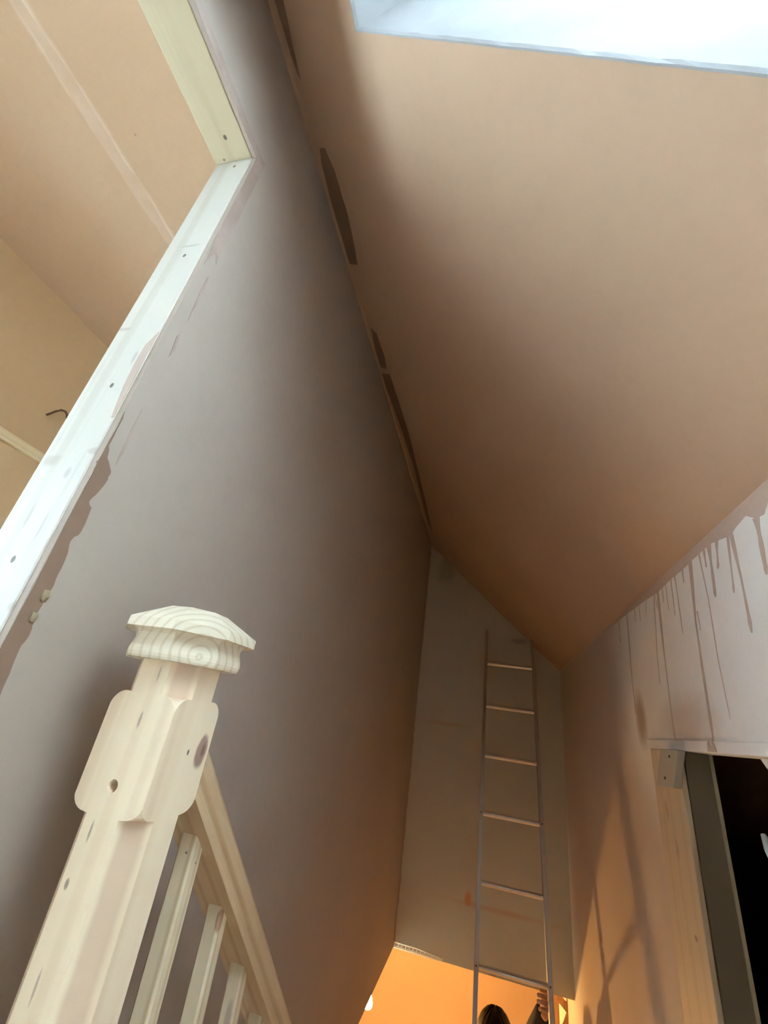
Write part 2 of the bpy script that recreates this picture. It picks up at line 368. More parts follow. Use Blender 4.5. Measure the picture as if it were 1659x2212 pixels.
w2 = boxes('window_2_added', [((XF - 0.10, WY0, WZ0), (XF - 0.05, WY0 + 0.05, WZ1)), ((XF - 0.10, WY1 - 0.05, WZ0), (XF - 0.05, WY1, WZ1)), ((XF - 0.10, WY0 + 0.05, WZ0), (XF - 0.05, WY1 - 0.05, WZ0 + 0.05)), ((XF - 0.10, WY0 + 0.05, WZ1 - 0.05), (XF - 0.05, WY1 - 0.05, WZ1))], M_white)  # out of view, added to bring daylight into the side room
struct(w2, 'unseen side room window added for daylight')
boxes('pane', [((XF - 0.08, WY0 + 0.05, WZ0 + 0.05), (XF - 0.075, WY1 - 0.05, WZ1 - 0.05))], M_glass, w2)
M_batten = wood('batten_pine', (0, 1, 0), (-1.8, 0, 1.60), (0.84, 0.72, 0.48), (0.74, 0.58, 0.34), freq=400, contrast=0.4)
t1 = struct(boxes('trim_1', [((XF, WY0 - 0.2, 1.662), (XF + 0.022, 2.6, 1.698))], M_batten, bevel=0.003), 'pale timber batten on the far wall')
# tape joint on the side room ceiling
bm = bmesh.new(); vs = []
rr = random.Random(11)
for i in range(41):
    y = -0.6 + i * 0.06; a = 0.010 + rr.random() * 0.016; b = 0.010 + rr.random() * 0.014
    vs.append((bm.verts.new((-1.088 - a, y, ZC)), bm.verts.new((-1.088, y, ZC - 0.0025)), bm.verts.new((-1.088 + b, y, ZC))))
for i in range(40):
    for k in (0, 1): bm.faces.new((vs[i][k], vs[i][k + 1], vs[i + 1][k + 1], vs[i + 1][k]))
M_joint = plaster('joint_compound', (0.63, 0.47, 0.34), (0.57, 0.41, 0.27), scale=14)
o = from_bm('joint_compound', bm, M_joint, bpy.data.objects['ceiling_side_room'], smooth=True)
# lower storey
struct(boxes('wall_lower', [((-2.4, 5.3, -2.0), (1.3, 5.4, ZB)), ((-2.5, -0.2, -2.9), (-2.4, 5.4, ZB)), ((1.2, 4.35, -2.0), (1.3, 5.3, ZB)), ((XR + 0.06, 4.29, -2.0), (1.2, 4.35, ZB)), ((-2.4, -0.3, -2.9), (1.3, -0.2, ZB))], M_lower), 'lamp-lit wall of the storey below')
struct(boxes('ceiling_lower', [((-2.4, YB + 0.12, ZB), (XR, 5.4, ZB + 0.1)), ((XR, 4.3, ZB), (1.3, 5.4, ZB + 0.1)), ((-2.5, -1.9, ZB), (XF - 0.1, 5.4, ZB + 0.1))], M_lower))
# eaves void
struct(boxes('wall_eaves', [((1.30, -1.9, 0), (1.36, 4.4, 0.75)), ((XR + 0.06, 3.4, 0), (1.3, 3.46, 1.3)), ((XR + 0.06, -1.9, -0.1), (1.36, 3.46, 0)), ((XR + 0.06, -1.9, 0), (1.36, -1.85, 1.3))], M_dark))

# ------------------------------------------------------------------ door lining in the left wall
door = empty('door_1', (XL - TH / 2, YJ, 0)); struct(door, 'pine door lining around the doorway in the left wall')
def dpart(name, bs, mat, bevel=0.002): return boxes(name, bs, mat, door, bevel)
dpart('jamb', [((XL - TH, YJ, 0), (XL - 0.010, YJ + LT, ZD + LT))], M_lining)
dpart('jamb', [((XL - TH, YD0 - LT, 0), (XL - 0.010, YD0, ZD + LT))], M_lining)
dpart('head', [((XL - TH, YD0, ZD), (XL - 0.010, YJ, ZD + LT))], M_head)

# ------------------------------------------------------------------ ragged plaster marks (real smears, about a millimetre proud)
JC = [(-0.5275, 1.455), (-0.541, 1.425), (-0.5425, 1.39), (-0.540, 1.34), (-0.5315, 1.28), (-0.5275, 1.28), (-0.5275, 1.36)]
def smear_left(pts, mat=M_wetgrey, name='plaster_smear'):
    return prism(name, [(XL - 0.002, y, z) for y, z in pts], (0.0026 + rr.random() * 0.0003, 0, 0), mat, wall_left)
def rag(pts, amp, n=3):
    out = []
    for i in range(len(pts)):
        a, b = pts[i], pts[(i + 1) % len(pts)]
        for k in range(n):
            t = k / n; j = amp if k else 0
            out.append((a[0] + (b[0] - a[0]) * t + rr.uniform(-j, j), a[1] + (b[1] - a[1]) * t + rr.uniform(-j, j)))
    return out
smear_left(rag([(0.372, 1.993), (0.396, 2.019), (0.396, 1.871), (0.398, 1.794), (0.394, 1.726), (0.397, 1.667), (0.386, 1.685), (0.376, 1.635), (0.371, 1.734), (0.3715, 1.893)], 0.0012))
smear_left([(0.395, 1.63), (0.392, 1.623), (0.393, 1.566), (0.396, 1.513), (0.3975, 1.54), (0.399, 1.589)])
smear_left([(0.395, 1.478), (0.391, 1.469), (0.3945, 1.425), (0.3985, 1.444)])
smear_left([(0.394, 1.317), (0.393, 1.274), (0.394, 1.236), (0.396, 1.217), (0.398, 1.238), (0.399, 1.272)])
smear_left(rag([(0.3715, 1.292), (0.3715, 1.223), (0.3715, 1.166), (0.3715, 1.09), (0.3715, 1.0), (0.3715, 0.9), (0.395, 0.88), (0.394, 0.926), (0.391, 0.963), (0.394, 0.98), (0.392, 0.999), (0.39, 1.023), (0.393, 1.034), (0.392, 1.053), (0.391, 1.081), (0.387, 1.097), (0.394, 1.112), (0.392, 1.147), (0.385, 1.152), (0.391, 1.171), (0.395, 1.192), (0.394, 1.204), (0.38, 1.218), (0.374, 1.234), (0.374, 1.276)], 0.0012), M_wet)
smear_left(rag([(0.372, 1.993), (0.396, 2.021), (0.15, 2.022), (-0.3, 2.022), (-0.3, 1.999), (0.15, 1.999)], 0.001))
prism('plaster_smear', [(x, YJ + 0.0005, z) for x, z in JC], (0, -0.0012, 0), plain('dry_smear', (0.52, 0.41, 0.34), 0.8), door)
M_foam = plain('yellow_foam', (0.33, 0.26, 0.16), 0.8, scale=60)
for (y, z, r) in ((0.389, 1.026, 0.007), (0.388, 1.000, 0.006)):
    bm = bmesh.new(); bmesh.ops.create_icosphere(bm, subdivisions=3, radius=1)
    for v in bm.verts:
        n = 1 + 0.25 * math.sin(5 * v.co.x + 9 * y * 40) * math.cos(4 * v.co.y + 3 * v.co.z)
        v.co = Vector((XL + 0.001 + v.co.x * 0.003 * n, y + v.co.y * r * 0.7 * n, z + v.co.z * r * n))
    from_bm('foam_lump', bm, M_foam, wall_left, smooth=True)
def smear_ceil(pts):
    P = [Vector((x, y, ceil_z(x))) + NRM * 0.001 for x, y in pts]
    return prism('damp_patch', P, -NRM * 0.0015, M_wet, ceiling)
smear_ceil(rag([(-0.495, 0.10), (-0.462, 0.10), (-0.466, 0.224), (-0.477, 0.289), (-0.484, 0.355), (-0.490, 0.342), (-0.493, 0.295), (-0.494, 0.224)], 0.001))
smear_ceil(rag([(-0.487, 0.494), (-0.466, 0.488), (-0.451, 0.538), (-0.446, 0.633), (-0.453, 0.731), (-0.464, 0.815), (-0.505, 0.83), (-0.507, 0.75), (-0.505, 0.634), (-0.498, 0.545)], 0.002))
smear_ceil(rag([(-0.489, 1.084), (-0.465, 1.096), (-0.456, 1.204), (-0.464, 1.281), (-0.500, 1.30), (-0.503, 1.209)], 0.002))
smear_ceil(rag([(-0.505, 1.34), (-0.455, 1.30), (-0.448, 1.401), (-0.435, 1.638), (-0.438, 2.121), (-0.461, 2.97), (-0.484, 2.841), (-0.466, 2.04), (-0.482, 1.676), (-0.500, 1.481)], 0.003))
# skim bead along the left wall / ceiling joint
bm = bmesh.new(); vs = []
for i in range(121):
    y = 0.0 + i * YB / 120; a = 0.010 + 0.006 * rr.random()
    x = XL + a
    vs.append((bm.verts.new((XL, y, ZL - 0.004 - 0.004 * rr.random())), bm.verts.new((XL + 0.004, y, ceil_z(XL + 0.004) - 0.003)), bm.verts.new((x, y, ceil_z(x)))))
for i in range(120):
    for k in (0, 1): bm.faces.new((vs[i][k], vs[i][k + 1], vs[i + 1][k + 1], vs[i + 1][k]))
from_bm('skim_bead', bm, M_ceil, ceiling, smooth=True)
# runs of plaster on the right wall
def smear_right(pts, name='plaster_run'):
    return prism(name, [(XR + 0.001, y, z) for y, z in pts], (-0.0012 - rr.random() * 0.0003, 0, 0), M_drip, wall_right)
smear_right([(3.30, 1.45), (1.684, 1.45), (0.897, 1.45), (0.5, 1.45), (0.5, 1.395), (0.771, 1.398), (0.80, 1.372), (0.825, 1.376), (0.853, 1.396), (0.894, 1.390), (0.913, 1.384), (0.94, 1.388), (1.003, 1.401), (1.088, 1.400), (1.159, 1.397), (1.25, 1.398), (1.351, 1.392), (1.45, 1.400), (1.56, 1.403), (1.692, 1.408), (2.2, 1.414), (3.30, 1.418)], 'plaster_band')
DR = [([(1.661, 1.407), (1.69, 1.193), (1.689, 1.082)], 5), ([(1.347, 1.393), (1.366, 1.233), (1.382, 1.052), (1.382, 1.006)], 6), ([(1.241, 1.400), (1.252, 1.301)], 3), ([(1.213, 1.402), (1.224, 1.247)], 3), ([(1.161, 1.399), (1.166, 1.363)], 4), ([(1.111, 1.403), (1.142, 1.26), (1.154, 1.149), (1.165, 1.006)], 7), ([(1.125, 1.28), (1.126, 1.235)], 3), ([(1.062, 1.403), (1.061, 1.289), (1.073, 1.159), (1.073, 1.046)], 3), ([(1.009, 1.405), (1.028, 1.286)], 8), ([(0.973, 1.399), (0.992, 1.338)], 6), ([(0.928, 1.39), (0.954, 1.273)], 5), ([(0.915, 1.389), (0.918, 1.291), (0.927, 1.188)], 6), ([(0.824, 1.38), (0.839, 1.272)], 9), ([(1.28, 1.40), (1.288, 1.325)], 3), ([(1.308, 1.40), (1.314, 1.353)], 3), ([(1.371, 1.40), (1.367, 1.35)], 3), ([(1.45, 1.402), (1.469, 1.355)], 3), ([(1.568, 1.405), (1.578, 1.362)], 4), ([(1.524, 1.404), (1.526, 1.35)], 3), ([(1.767, 1.41), (1.778, 1.329)], 5), ([(1.379, 1.393), (1.423, 1.222), (1.433, 1.146)], 3), ([(1.035, 1.402), (1.04, 1.359)], 5)]
for pts, wmm in DR:
    L, Rr = [], []
    n = 12
    seg = len(pts) - 1
    for i in range(n + 1):
        t = i / n * seg; k = min(int(t), seg - 1); f = t - k
        y = pts[k][0] + (pts[k + 1][0] - pts[k][0]) * f; z = pts[k][1] + (pts[k + 1][1] - pts[k][1]) * f
        u = i / n
        w = wmm / 1500 * ((1.9 - 2.6 * u) if u < 0.35 else 1.0) * (1 + 0.2 * math.sin(9 * u + wmm))
        if u > 0.9: w *= 1.25 if u < 0.97 else 0.5
        L.append((y - w, z)); Rr.append((y + w, z))
    smear_right(L + Rr[::-1])

# ------------------------------------------------------------------ eaves opening trims
tr = struct(prism('trim_2', [(XR - 0.004, 0.45, OZ), (XR - 0.004, 1.60, OZ + 0.001), (XR - 0.004, 1.60, 1.006), (XR - 0.004, 0.45, 1.006)], (0.02, 0, 0), M_right, bevel=0.0015), 'plastered bead over the eaves opening')
# hanging drop of plaster with a hole
prism('plaster_drop', [(XR - 0.006, y, z) for y, z in [(1.188, 0.985), (1.148, 0.985), (1.152, 0.999), (1.160, 1.008), (1.1635, 1.002), (1.1655, 0.994), (1.172, 0.994), (1.174, 1.002), (1.1765, 1.008), (1.185, 0.999)]], (0.003, 0, 0), M_drip, tr)
post = tag(prism('timber_stud', [(XR - 0.005, 1.366, 0.0), (XR - 0.005, 1.366, OZ - 0.001), (XR - 0.005, 1.572, OZ - 0.001), (XR - 0.005, 1.580, 0.0)], (0.012, 0, 0), M_post, bevel=0.002), 'pale timber stud edging the dark eaves opening in the right wall', 'stud')
blk = tag(prism('packing_block', [(XR - 0.022, 1.435, 0.981), (XR - 0.022, 1.310, 0.982), (XR - 0.022, 1.376, 0.897), (XR - 0.022, 1.503, 0.890)], (0.0165, 0, 0), plain('packing_ply2', (0.56, 0.50, 0.41), 0.7, scale=20), bevel=0.001), 'small ply packing block nailed at the head of the timber stud', 'block')
for y, z in ((1.372, 0.966), (1.425, 0.915)):
    bm = bmesh.new(); bmesh.ops.create_cone(bm, cap_ends=True, segments=10, radius1=0.0035, radius2=0.003, depth=0.003, matrix=Matrix.Translation((XR - 0.0225, y, z)) @ Matrix.Rotation(math.pi / 2, 4, 'Y'))
    from_bm('nail_head', bm, plain('nail', (0.16, 0.12, 0.09), 0.5), blk)
M_edge = plain('board_edge', (0.60, 0.54, 0.38), 0.8)
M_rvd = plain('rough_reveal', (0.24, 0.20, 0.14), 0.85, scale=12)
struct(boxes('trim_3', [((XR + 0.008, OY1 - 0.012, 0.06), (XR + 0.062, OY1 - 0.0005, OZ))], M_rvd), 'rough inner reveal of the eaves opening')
struct(boxes('trim_4', [((XR + 0.062, OY1 - 0.016, 0.06), (XR + 0.069, OY1 + 0.02, OZ))], M_edge), 'pale board edge inside the eaves opening')
tag(prism('bright_bit_board', [(XR + 0.010, 1.018, OZ - 0.002), (XR + 0.010, 0.62, OZ - 0.002), (XR + 0.010, 0.62, 0.80), (XR + 0.010, 0.96, 0.925)], (0.0125, 0, 0), M_white), 'invented white board standing for a bright bit in the upper near corner of the eaves opening', 'board')  # invented board standing for a bright bit at the corner
pp = tag(tube('bright_bit_tube', [(XR + 0.03, 1.108, 0.856), (XR + 0.03, 1.095, 0.835), (XR + 0.03, 1.02, 0.74), (XR + 0.05, 0.86, 0.58), (XR + 0.07, 0.75, 0.4), (XR + 0.07, 0.72, 0.0)], [0.004, 0.009, 0.010, 0.010, 0.010, 0.010], plain('pale_blue_plastic', (0.62, 0.72, 0.76), 0.4), k=12), 'invented pale blue tube standing for a bright bit inside the dark eaves opening', 'pipe')  # invented tube standing for a second bright bit in the opening

# ------------------------------------------------------------------ back wall lower edge: perforated metal bead
bead = bmesh.new()
def bquad(y0, pts):
    a = [bead.verts.new((x, y0, z)) for x, z in pts]; b = [bead.verts.new((x, y0 - 0.0012, z)) for x, z in pts]
    bead.faces.new(a); bead.faces.new(b[::-1])
    for i in range(len(pts)): bead.faces.new((a[i], a[(i + 1) % len(pts)], b[(i + 1) % len(pts)], b[i]))
zb0, zb1 = ZB - 0.002, ZB + 0.030
bx0, bn, bw = XL + 0.004, 13, 0.022
bquad(YB - 0.0005, [(bx0, zb0), (bx0 + bn * bw, zb0), (bx0 + bn * bw, zb0 + 0.006), (bx0, zb0 + 0.006)])
for i in range(bn):
    x0 = bx0 + i * bw; k = 1.0 if i < 6 else 1.0 - (i - 6) * 0.10
    top = zb0 + 0.006 + 0.022 * k
    bquad(YB - 0.0005, [(x0, zb0 + 0.006), (x0 + 0.006, zb0 + 0.006), (x0 + 0.006, top), (x0, top)])
    bquad(YB - 0.0005, [(x0 + 0.006, top - 0.006), (x0 + bw, top - 0.006), (x0 + bw, top), (x0 + 0.006, top)])
    bquad(YB - 0.0005, [(x0 + 0.012, zb0 + 0.006), (x0 + 0.017, zb0 + 0.006), (x0 + 0.019, zb0 + 0.012), (x0 + 0.010, zb0 + 0.012)])
o = from_bm('metal_angle_bead', bead, M_steel, wall_back); o['label'] = 'shiny perforated metal angle bead along the bottom edge'

# ragged skim where the left wall and the slope meet the end wall
edge = [(XL - 0.002, ZB + 0.03)] + [(XL + 0.004 + 0.007 * rr.random() ** 1.5, ZB + 0.03 + 2.53 * i / 70) for i in range(71)] + [(XL - 0.002, 2.33)]
prism('skim_edge', [(x, YB + 0.001, z) for x, z in edge], (0, -0.0035, 0), M_left, wall_back)
e2 = []
for i in range(41):
    x = XL + (XR - XL) * i / 40; e2.append((x, ceil_z(x) - 0.006 - 0.012 * rr.random() - (0.02 * math.exp(-((i - 1) / 1.5) ** 2))))
prism('skim_edge', [(x, YB + 0.001, z) for x, z in e2] + [(XR, YB + 0.001, ceil_z(XR) + 0.01), (XL, YB + 0.001, ceil_z(XL) + 0.01)], (0, -0.003, 0), M_ceil, wall_back)
# ------------------------------------------------------------------ stair banister
NX, NY, HW = -0.389, 0.505, 0.045
ban = tag(empty('stair_banister', (NX, NY, 0)), 'bare pine banister with capped newel post beside the left wall', 'banister')
def octring(h, c, z):
    return [Vector((NX + x, NY + y, z)) for x, y in ((-h + c, -h), (h - c, -h), (h, -h + c), (h, h - c), (h - c, h), (-h + c, h), (-h, h - c), (-h, -h + c))]
C = 0.0245
prof = [(-0.20, C), (0.8200, C), (0.8202, 0.0205)]
for i in range(7):                                   # rounded lower shoulder
    a = i / 6 * math.pi / 2
    prof.append((0.8205 + 0.016 * (1 - math.cos(a)) * 1.0, max(0.0006, 0.020 * (1 - math.sin(a)))))
for i in range(7):                                   # rounded upper shoulder
    a = (1 - i / 6) * math.pi / 2
    prof.append((0.9395 - 0.020 * (1 - math.cos(a)), max(0.0006, 0.019 * (1 - math.sin(a)))))
prof += [(0.9395, C), (0.985, C)]
newel = rings('newel_post', [octring(HW, c, z) for z, c in prof], M_newel, ban)
# drilled hole for the rail bolt
cut = bmesh.new(); bmesh.ops.create_cone(cut, cap_ends=True, segments=24, radius1=0.0062, radius2=0.0062, depth=0.06, matrix=Matrix.Translation((NX - 0.0005, NY - HW, 0.847)) @ Matrix.Rotation(math.pi / 2, 4, 'X'))
cm = bpy.data.meshes.new('cutter'); cut.to_mesh(cm); cut.free(); co = bpy.data.objects.new('cutter', cm); COL.objects.link(co)
md = newel.modifiers.new('hole', 'BOOLEAN'); md.object = co; md.operation = 'DIFFERENCE'; md.solver = 'EXACT'
bpy.context.view_layer.update()
dg = bpy.context.evaluated_depsgraph_get()
nm = bpy.data.meshes.new_from_object(newel.evaluated_get(dg)); newel.modifiers.clear(); newel.data = nm
bpy.data.objects.remove(co)
def octa(h, z): return octring(h, h * (2 - math.sqrt(2)), z)
capp = [(0.045, 0.977), (0.0650, 0.977), (0.0662, 0.9795), (0.0669, 0.983), (0.0668, 0.987), (0.0659, 0.991), (0.0646, 0.995), (0.0634, 0.999), (0.0628, 1.0025), (0.0634, 1.006), (0.0652, 1.0085), (0.0685, 1.0100), (0.0780, 1.0102), (0.0780, 1.0210), (0.0360, 1.0450), (0.010, 1.0470)]
cap = rings('newel_cap', [octa(h, z) for h, z in capp], M_cap, newel)
# handrail
RS = 0.876
def rail_pt(y, x, v):       # underside line at (y), offset v square to the rail
    ny, nz = RS / math.hypot(1, RS), 1 / math.hypot(1, RS)
    return Vector((NX + x, y + ny * v, 0.777 - RS * (y - 0.632) + nz * v))
hp = [(-0.030, 0), (0.030, 0), (0.0305, 0.006), (0.0285, 0.013), (0.0275, 0.017), (0.031, 0.022), (0.033, 0.029), (0.032, 0.036), (0.027, 0.043), (0.017, 0.0475), (0, 0.049)]
hp = hp + [(-x, v) for x, v in hp[2:-1][::-1]]
def hring(y): return [rail_pt(y, x, v) for x, v in hp]
hr0 = []
for x, v in hp:     # plumb cut against the newel
    p = rail_pt(0.5, x, v); t = (NY + HW - 0.004 - p.y); hr0.append(Vector((p.x, NY + HW - 0.004, p.z - RS * t)))
rail = rings('handrail', [hr0] + [hring(y) for y in (0.75, 1.0, 1.4, 1.8, 2.30)], M_rail, ban)
rail['label'] = 'sloping moulded handrail'
# balusters and string
bs = 0.0125
for i in range(14):
    y0 = 0.632 + 0.1215 * i
    y1 = y0 + 2 * bs
    zt = lambda y: 0.777 - RS * (y - 0.632) + 0.004
    zb_ = lambda y: zt(y) - 0.80
    ch = 0.003
    P = [(-bs + ch, y0), (bs - ch, y0), (bs, y0 + ch), (bs, y1 - ch), (bs - ch, y1), (-bs + ch, y1), (-bs, y1 - ch), (-bs, y0 + ch)]
    rings('baluster', [[Vector((NX + x, y, f(y))) for x, y in P] for f in (zb_, zt)], M_bal, ban)
M_string = wood('string_pine', HD, (-0.30, 0.6, -0.4), (0.78, 0.64, 0.44), (0.64, 0.45, 0.26))
ys0, ys1 = 0.55, 2.40
prism('string', [(NX - 0.02, ys0, -0.02 + 0.10), (NX - 0.02, ys1, -0.02 + 0.10 - RS * (ys1 - ys0)), (NX - 0.02, ys1, -0.30 - RS * (ys1 - ys0)), (NX - 0.02, ys0, -0.30)], (0.04, 0, 0), M_string, ban)
boxes('lower_newel', [((NX - HW, 2.36, -2.0), (NX + HW, 2.45, -0.55))], M_string, ban, 0.008)
# stair flight
st = struct(empty('staircase', (0.05, 0.53, -2.0)), 'bare timber stair flight going down beyond the landing')
M_tread = wood('tread_pine', (1, 0, 0), (0, 1.0, -1.5), (0.70, 0.56, 0.38), (0.58, 0.42, 0.26), freq=120)
for k in range(1, 10):
    y0 = 0.52 + 0.23 * (k - 1); z = -0.2 * k
    boxes('tread', [((NX + 0.022, y0 - 0.02, z - 0.028), (XR - 0.002, y0 + 0.23, z))], M_tread, st, 0.003)
    boxes('riser', [((NX + 0.022, y0 + 0.215, z - 0.198), (XR - 0.002, y0 + 0.228, z - 0.029))], M_tread, st)

# ------------------------------------------------------------------ ladder
LW = 0.296
def lad(k): return Vector((0, (10.77 - 0.325 * k) * LW, 0.95 + (1.52 - 0.943 * k) * LW))    # k-th rung from the top
ldir = (lad(1) - lad(0)).normalized()
lx0, lx1 = -0.075 * LW, 0.925 * LW
kf = (0.95 + 1.52 * LW + 1.6) / (0.943 * LW)            # rung count down to the tread at z=-1.6
kt = -0.86
foot = lad(kf)
ladder = tag(empty('ladder', ((lx0 + lx1) / 2, foot.y, -1.6)), 'tall narrow metal ladder leaning against the grey end wall', 'ladder')
lnorm = Vector((0, -ldir.z, ldir.y)) if -ldir.z > 0 else Vector((0, ldir.z, -ldir.y))
rw, rd = 0.021, 0.046
for xa, xb in ((lx0 - rw, lx0), (lx1, lx1 + rw)):
    poly = []
    a, b = lad(kt), foot
    R = []
    for p in (a, b):
        q = [p + lnorm * rd / 2, p - lnorm * rd / 2]
        if p is b: q = [v + ldir * ((-1.6 - v.z) / ldir.z) for v in q]
        R.append([Vector((xa, q[0].y, q[0].z)), Vector((xb, q[0].y, q[0].z)), Vector((xb, q[1].y, q[1].z)), Vector((xa, q[1].y, q[1].z))])
    bm = bmesh.new(); vs = [[bm.verts.new(v) for v in r] for r in R]
    for j in range(4): bm.faces.new((vs[0][j], vs[0][(j + 1) % 4], vs[1][(j + 1) % 4], vs[1][j]))
    bm.faces.new(vs[0][::-1]); bm.faces.new(vs[1])
    from_bm('side_rail', bm, M_alu, ladder, bevel=0.002)
rg = 0.0125
for k in range(0, 11):
    c = lad(k); R = []
    for x in (lx0 - 0.004, lx1 + 0.004):
        ring = []
        for j in range(12):
            a = 2 * math.pi * j / 12
            ring.append(Vector((x, c.y + rg * math.cos(a) * 1.05, c.z + rg * 0.95 * max(-0.9, min(0.85, math.sin(a))))))
        R.append(ring)
    rings('rung', R, M_rung, ladder)
    if k in (3, 5):
        for x in (lx0 - rw / 2, lx1 + rw / 2):
            bm = bmesh.new(); q = c - lnorm * 0 
            s = -1
            bmesh.ops.create_cone(bm, cap_ends=True, segments=10, radius1=0.004, radius2=0.003, depth=0.002, matrix=Matrix.Translation(Vector((x, c.y, c.z)) - (lnorm if lnorm.y > 0 else -lnorm) * (rd / 2 + 0.001)) @ Matrix.Rotation(math.pi / 2, 4, 'X'))
            from_bm('rivet', bm, plain('rivet_dark', (0.15, 0.13, 0.12), 0.5), ladder)

# ------------------------------------------------------------------ lamp below
LP = Vector((-0.742, 3.898, -0.742))
lamp = tag(empty('work_lamp', (LP.x, LP.y, ZB)), 'bare warm bulb hanging in the storey below, at the wall edge', 'lamp')
tube('cord', [(LP.x, LP.y, ZB), (LP.x, LP.y, LP.z + 0.11)], 0.004, plain('cord_white', (0.7, 0.7, 0.68)), lamp)
tube('bulb_holder', [(LP.x, LP.y, LP.z + 0.12), (LP.x, LP.y, LP.z + 0.09), (LP.x, LP.y, LP.z + 0.055)], [0.012, 0.02, 0.018], plain('holder_plastic', (0.7, 0.68, 0.62)), lamp, 16)
bR = []
for z, r in ((0.056, 0.012), (0.045, 0.014), (0.025, 0.022), (0.005, 0.029), (-0.012, 0.030), (-0.025, 0.023), (-0.033, 0.010), (-0.035, 0.002)):
    bR.append([LP + Vector((r * math.cos(2 * math.pi * j / 20), r * math.sin(2 * math.pi * j / 20), z)) for j in range(20)])
rings('bulb', bR, emit('bulb_glow', (1.0, 0.50, 0.14), LAMP), lamp, smooth=True)

# ------------------------------------------------------------------ cable on the side room wall
tag(tube('cable', [(XF - 0.02, 0.975, 1.845), (XF + 0.012, 0.973, 1.852), (XF + 0.035, 0.975, 1.866), (XF + 0.045, 0.985, 1.880), (XF + 0.045, 1.000, 1.885), (XF + 0.04, 1.015, 1.880), (XF + 0.03, 1.03, 1.868), (XF + 0.025, 1.045, 1.862), (XF + 0.02, 1.075, 1.85)], [0.0045, 0.0045, 0.0045, 0.0045, 0.0045, 0.0045, 0.0045, 0.005, 0.006], plain('grey_brown_cable', (0.16, 0.10, 0.06), 0.5)), 'short dark electric cable poking out of the side room wall', 'cable')

# ------------------------------------------------------------------ stud framing in the storey below
M_lstud = wood('lower_stud_pine', (0, 0, 1), (0.3, 3.5, 0), (0.62, 0.40, 0.22), (0.42, 0.24, 0.11), freq=200, contrast=0.6)
fr = tag(empty('stud_frame', (0.43, 3.62, -2.0)), 'rough timber framing lit orange below the end wall, right of ladder', 'framing')
boxes('stud', [((0.395, 3.60, -2.0), (0.425, 3.66, ZB))], M_lstud, fr, 0.002)
prism('brace', [(0.425, 3.60, -0.56), (0.425, 3.60, -0.50), (0.471, 3.60, -0.40), (0.471, 3.60, -0.46)], (0, 0.04, 0), M_lstud, fr)
prism('brace', [(0.425, 3.61, -0.33), (0.425, 3.61, -0.365), (0.471, 3.61, -0.40), (0.471, 3.61, -0.365)], (0, 0.04, 0), M_lstud, fr)
boxes('top_plate', [((0.395, 3.60, ZB - 0.04), (0.470, 3.66, ZB - 0.0005))], M_lstud, fr, 0.002)

# ------------------------------------------------------------------ person holding the ladder
M_jacket = plain('dark_jacket', (0.03, 0.025, 0.024), 0.75, scale=20)
M_trouser = plain('dark_trousers', (0.06, 0.06, 0.08), 0.8, scale=20)
M_skin = plain('skin', (0.62, 0.38, 0.27), 0.5, var=0.05, scale=20)
M_hair = plain('dark_hair', (0.030, 0.019, 0.012), 0.5, 0, 0.25, 0.4, 120)
PX, PY, PZ = 0.065, 3.27, -2.0
person = tag(empty('person', (PX, PY, PZ)), 'person in dark top with dark hair holding the ladder', 'person')
def skin_body(name, verts, edges, radii, mat, parent, sub=2, root=0):
    me = bpy.data.meshes.new(name); me.from_pydata(verts, edges, [])
    o = bpy.data.objects.new(name, me); COL.objects.link(o)
    md = o.modifiers.new('skin', 'SKIN'); md.use_smooth_shade = True; md.branch_smoothing = 0.3
    for i, r in enumerate(radii):
        sv = me.skin_vertices[0].data[i]; sv.radius = r if isinstance(r, tuple) else (r, r); sv.use_root = (i == root)
    ss = o.modifiers.new('sub', 'SUBSURF'); ss.levels = sub; ss.render_levels = sub
    bpy.context.view_layer.update()
    dg = bpy.context.evaluated_depsgraph_get(); nm = bpy.data.meshes.new_from_object(o.evaluated_get(dg))
    bpy.data.objects.remove(o); nm.materials.clear(); nm.materials.append(mat)
    nm.polygons.foreach_set('use_smooth', [True] * len(nm.polygons))
    return link(name, nm, mat, parent)
HT = 1.665     # crown above the floor
def B(x, y, z): return (PX + x, PY + y, PZ + z)
# body: faces the ladder (towards -y); image right = +x
V = [B(0, 0.03, 0.90), B(0, 0.03, 1.05), B(0, 0.02, 1.22), B(0, 0.02, 1.36), B(0, 0.01, 1.43),
     B(0.165, 0.0, 1.37), B(0.175, -0.21, 1.52), B(0.172, -0.33, 1.72), B(0.207, -0.435, 1.895),
     B(-0.17, 0.01, 1.36), B(-0.21, -0.02, 1.10), B(-0.14, -0.28, 1.08), B(-0.10, -0.42, 1.12),
     B(0.09, 0.03, 0.84), B(0.095, 0.01, 0.47), B(0.10, 0.04, 0.09), B(0.105, -0.09, 0.045),
     B(-0.09, 0.03, 0.84), B(-0.095, 0.01, 0.47), B(-0.10, 0.04, 0.09), B(-0.105, -0.09, 0.045)]
E_ = [(0, 1), (1, 2), (2, 3), (3, 4), (3, 5), (5, 6), (6, 7), (7, 8), (3, 9), (9, 10), (10, 11), (11, 12), (0, 13), (13, 14), (14, 15), (15, 16), (0, 17), (17, 18), (18, 19), (19, 20)]
rad = [(0.15, 0.10), (0.14, 0.095), (0.155, 0.10), (0.13, 0.085), 0.055, 0.078, 0.074, 0.066, 0.031, 0.07, 0.05, 0.043, 0.034, 0.085, 0.062, 0.045, 0.04, 0.085, 0.062, 0.045, 0.04]
skin_body('body', V, E_, rad, M_jacket, person)
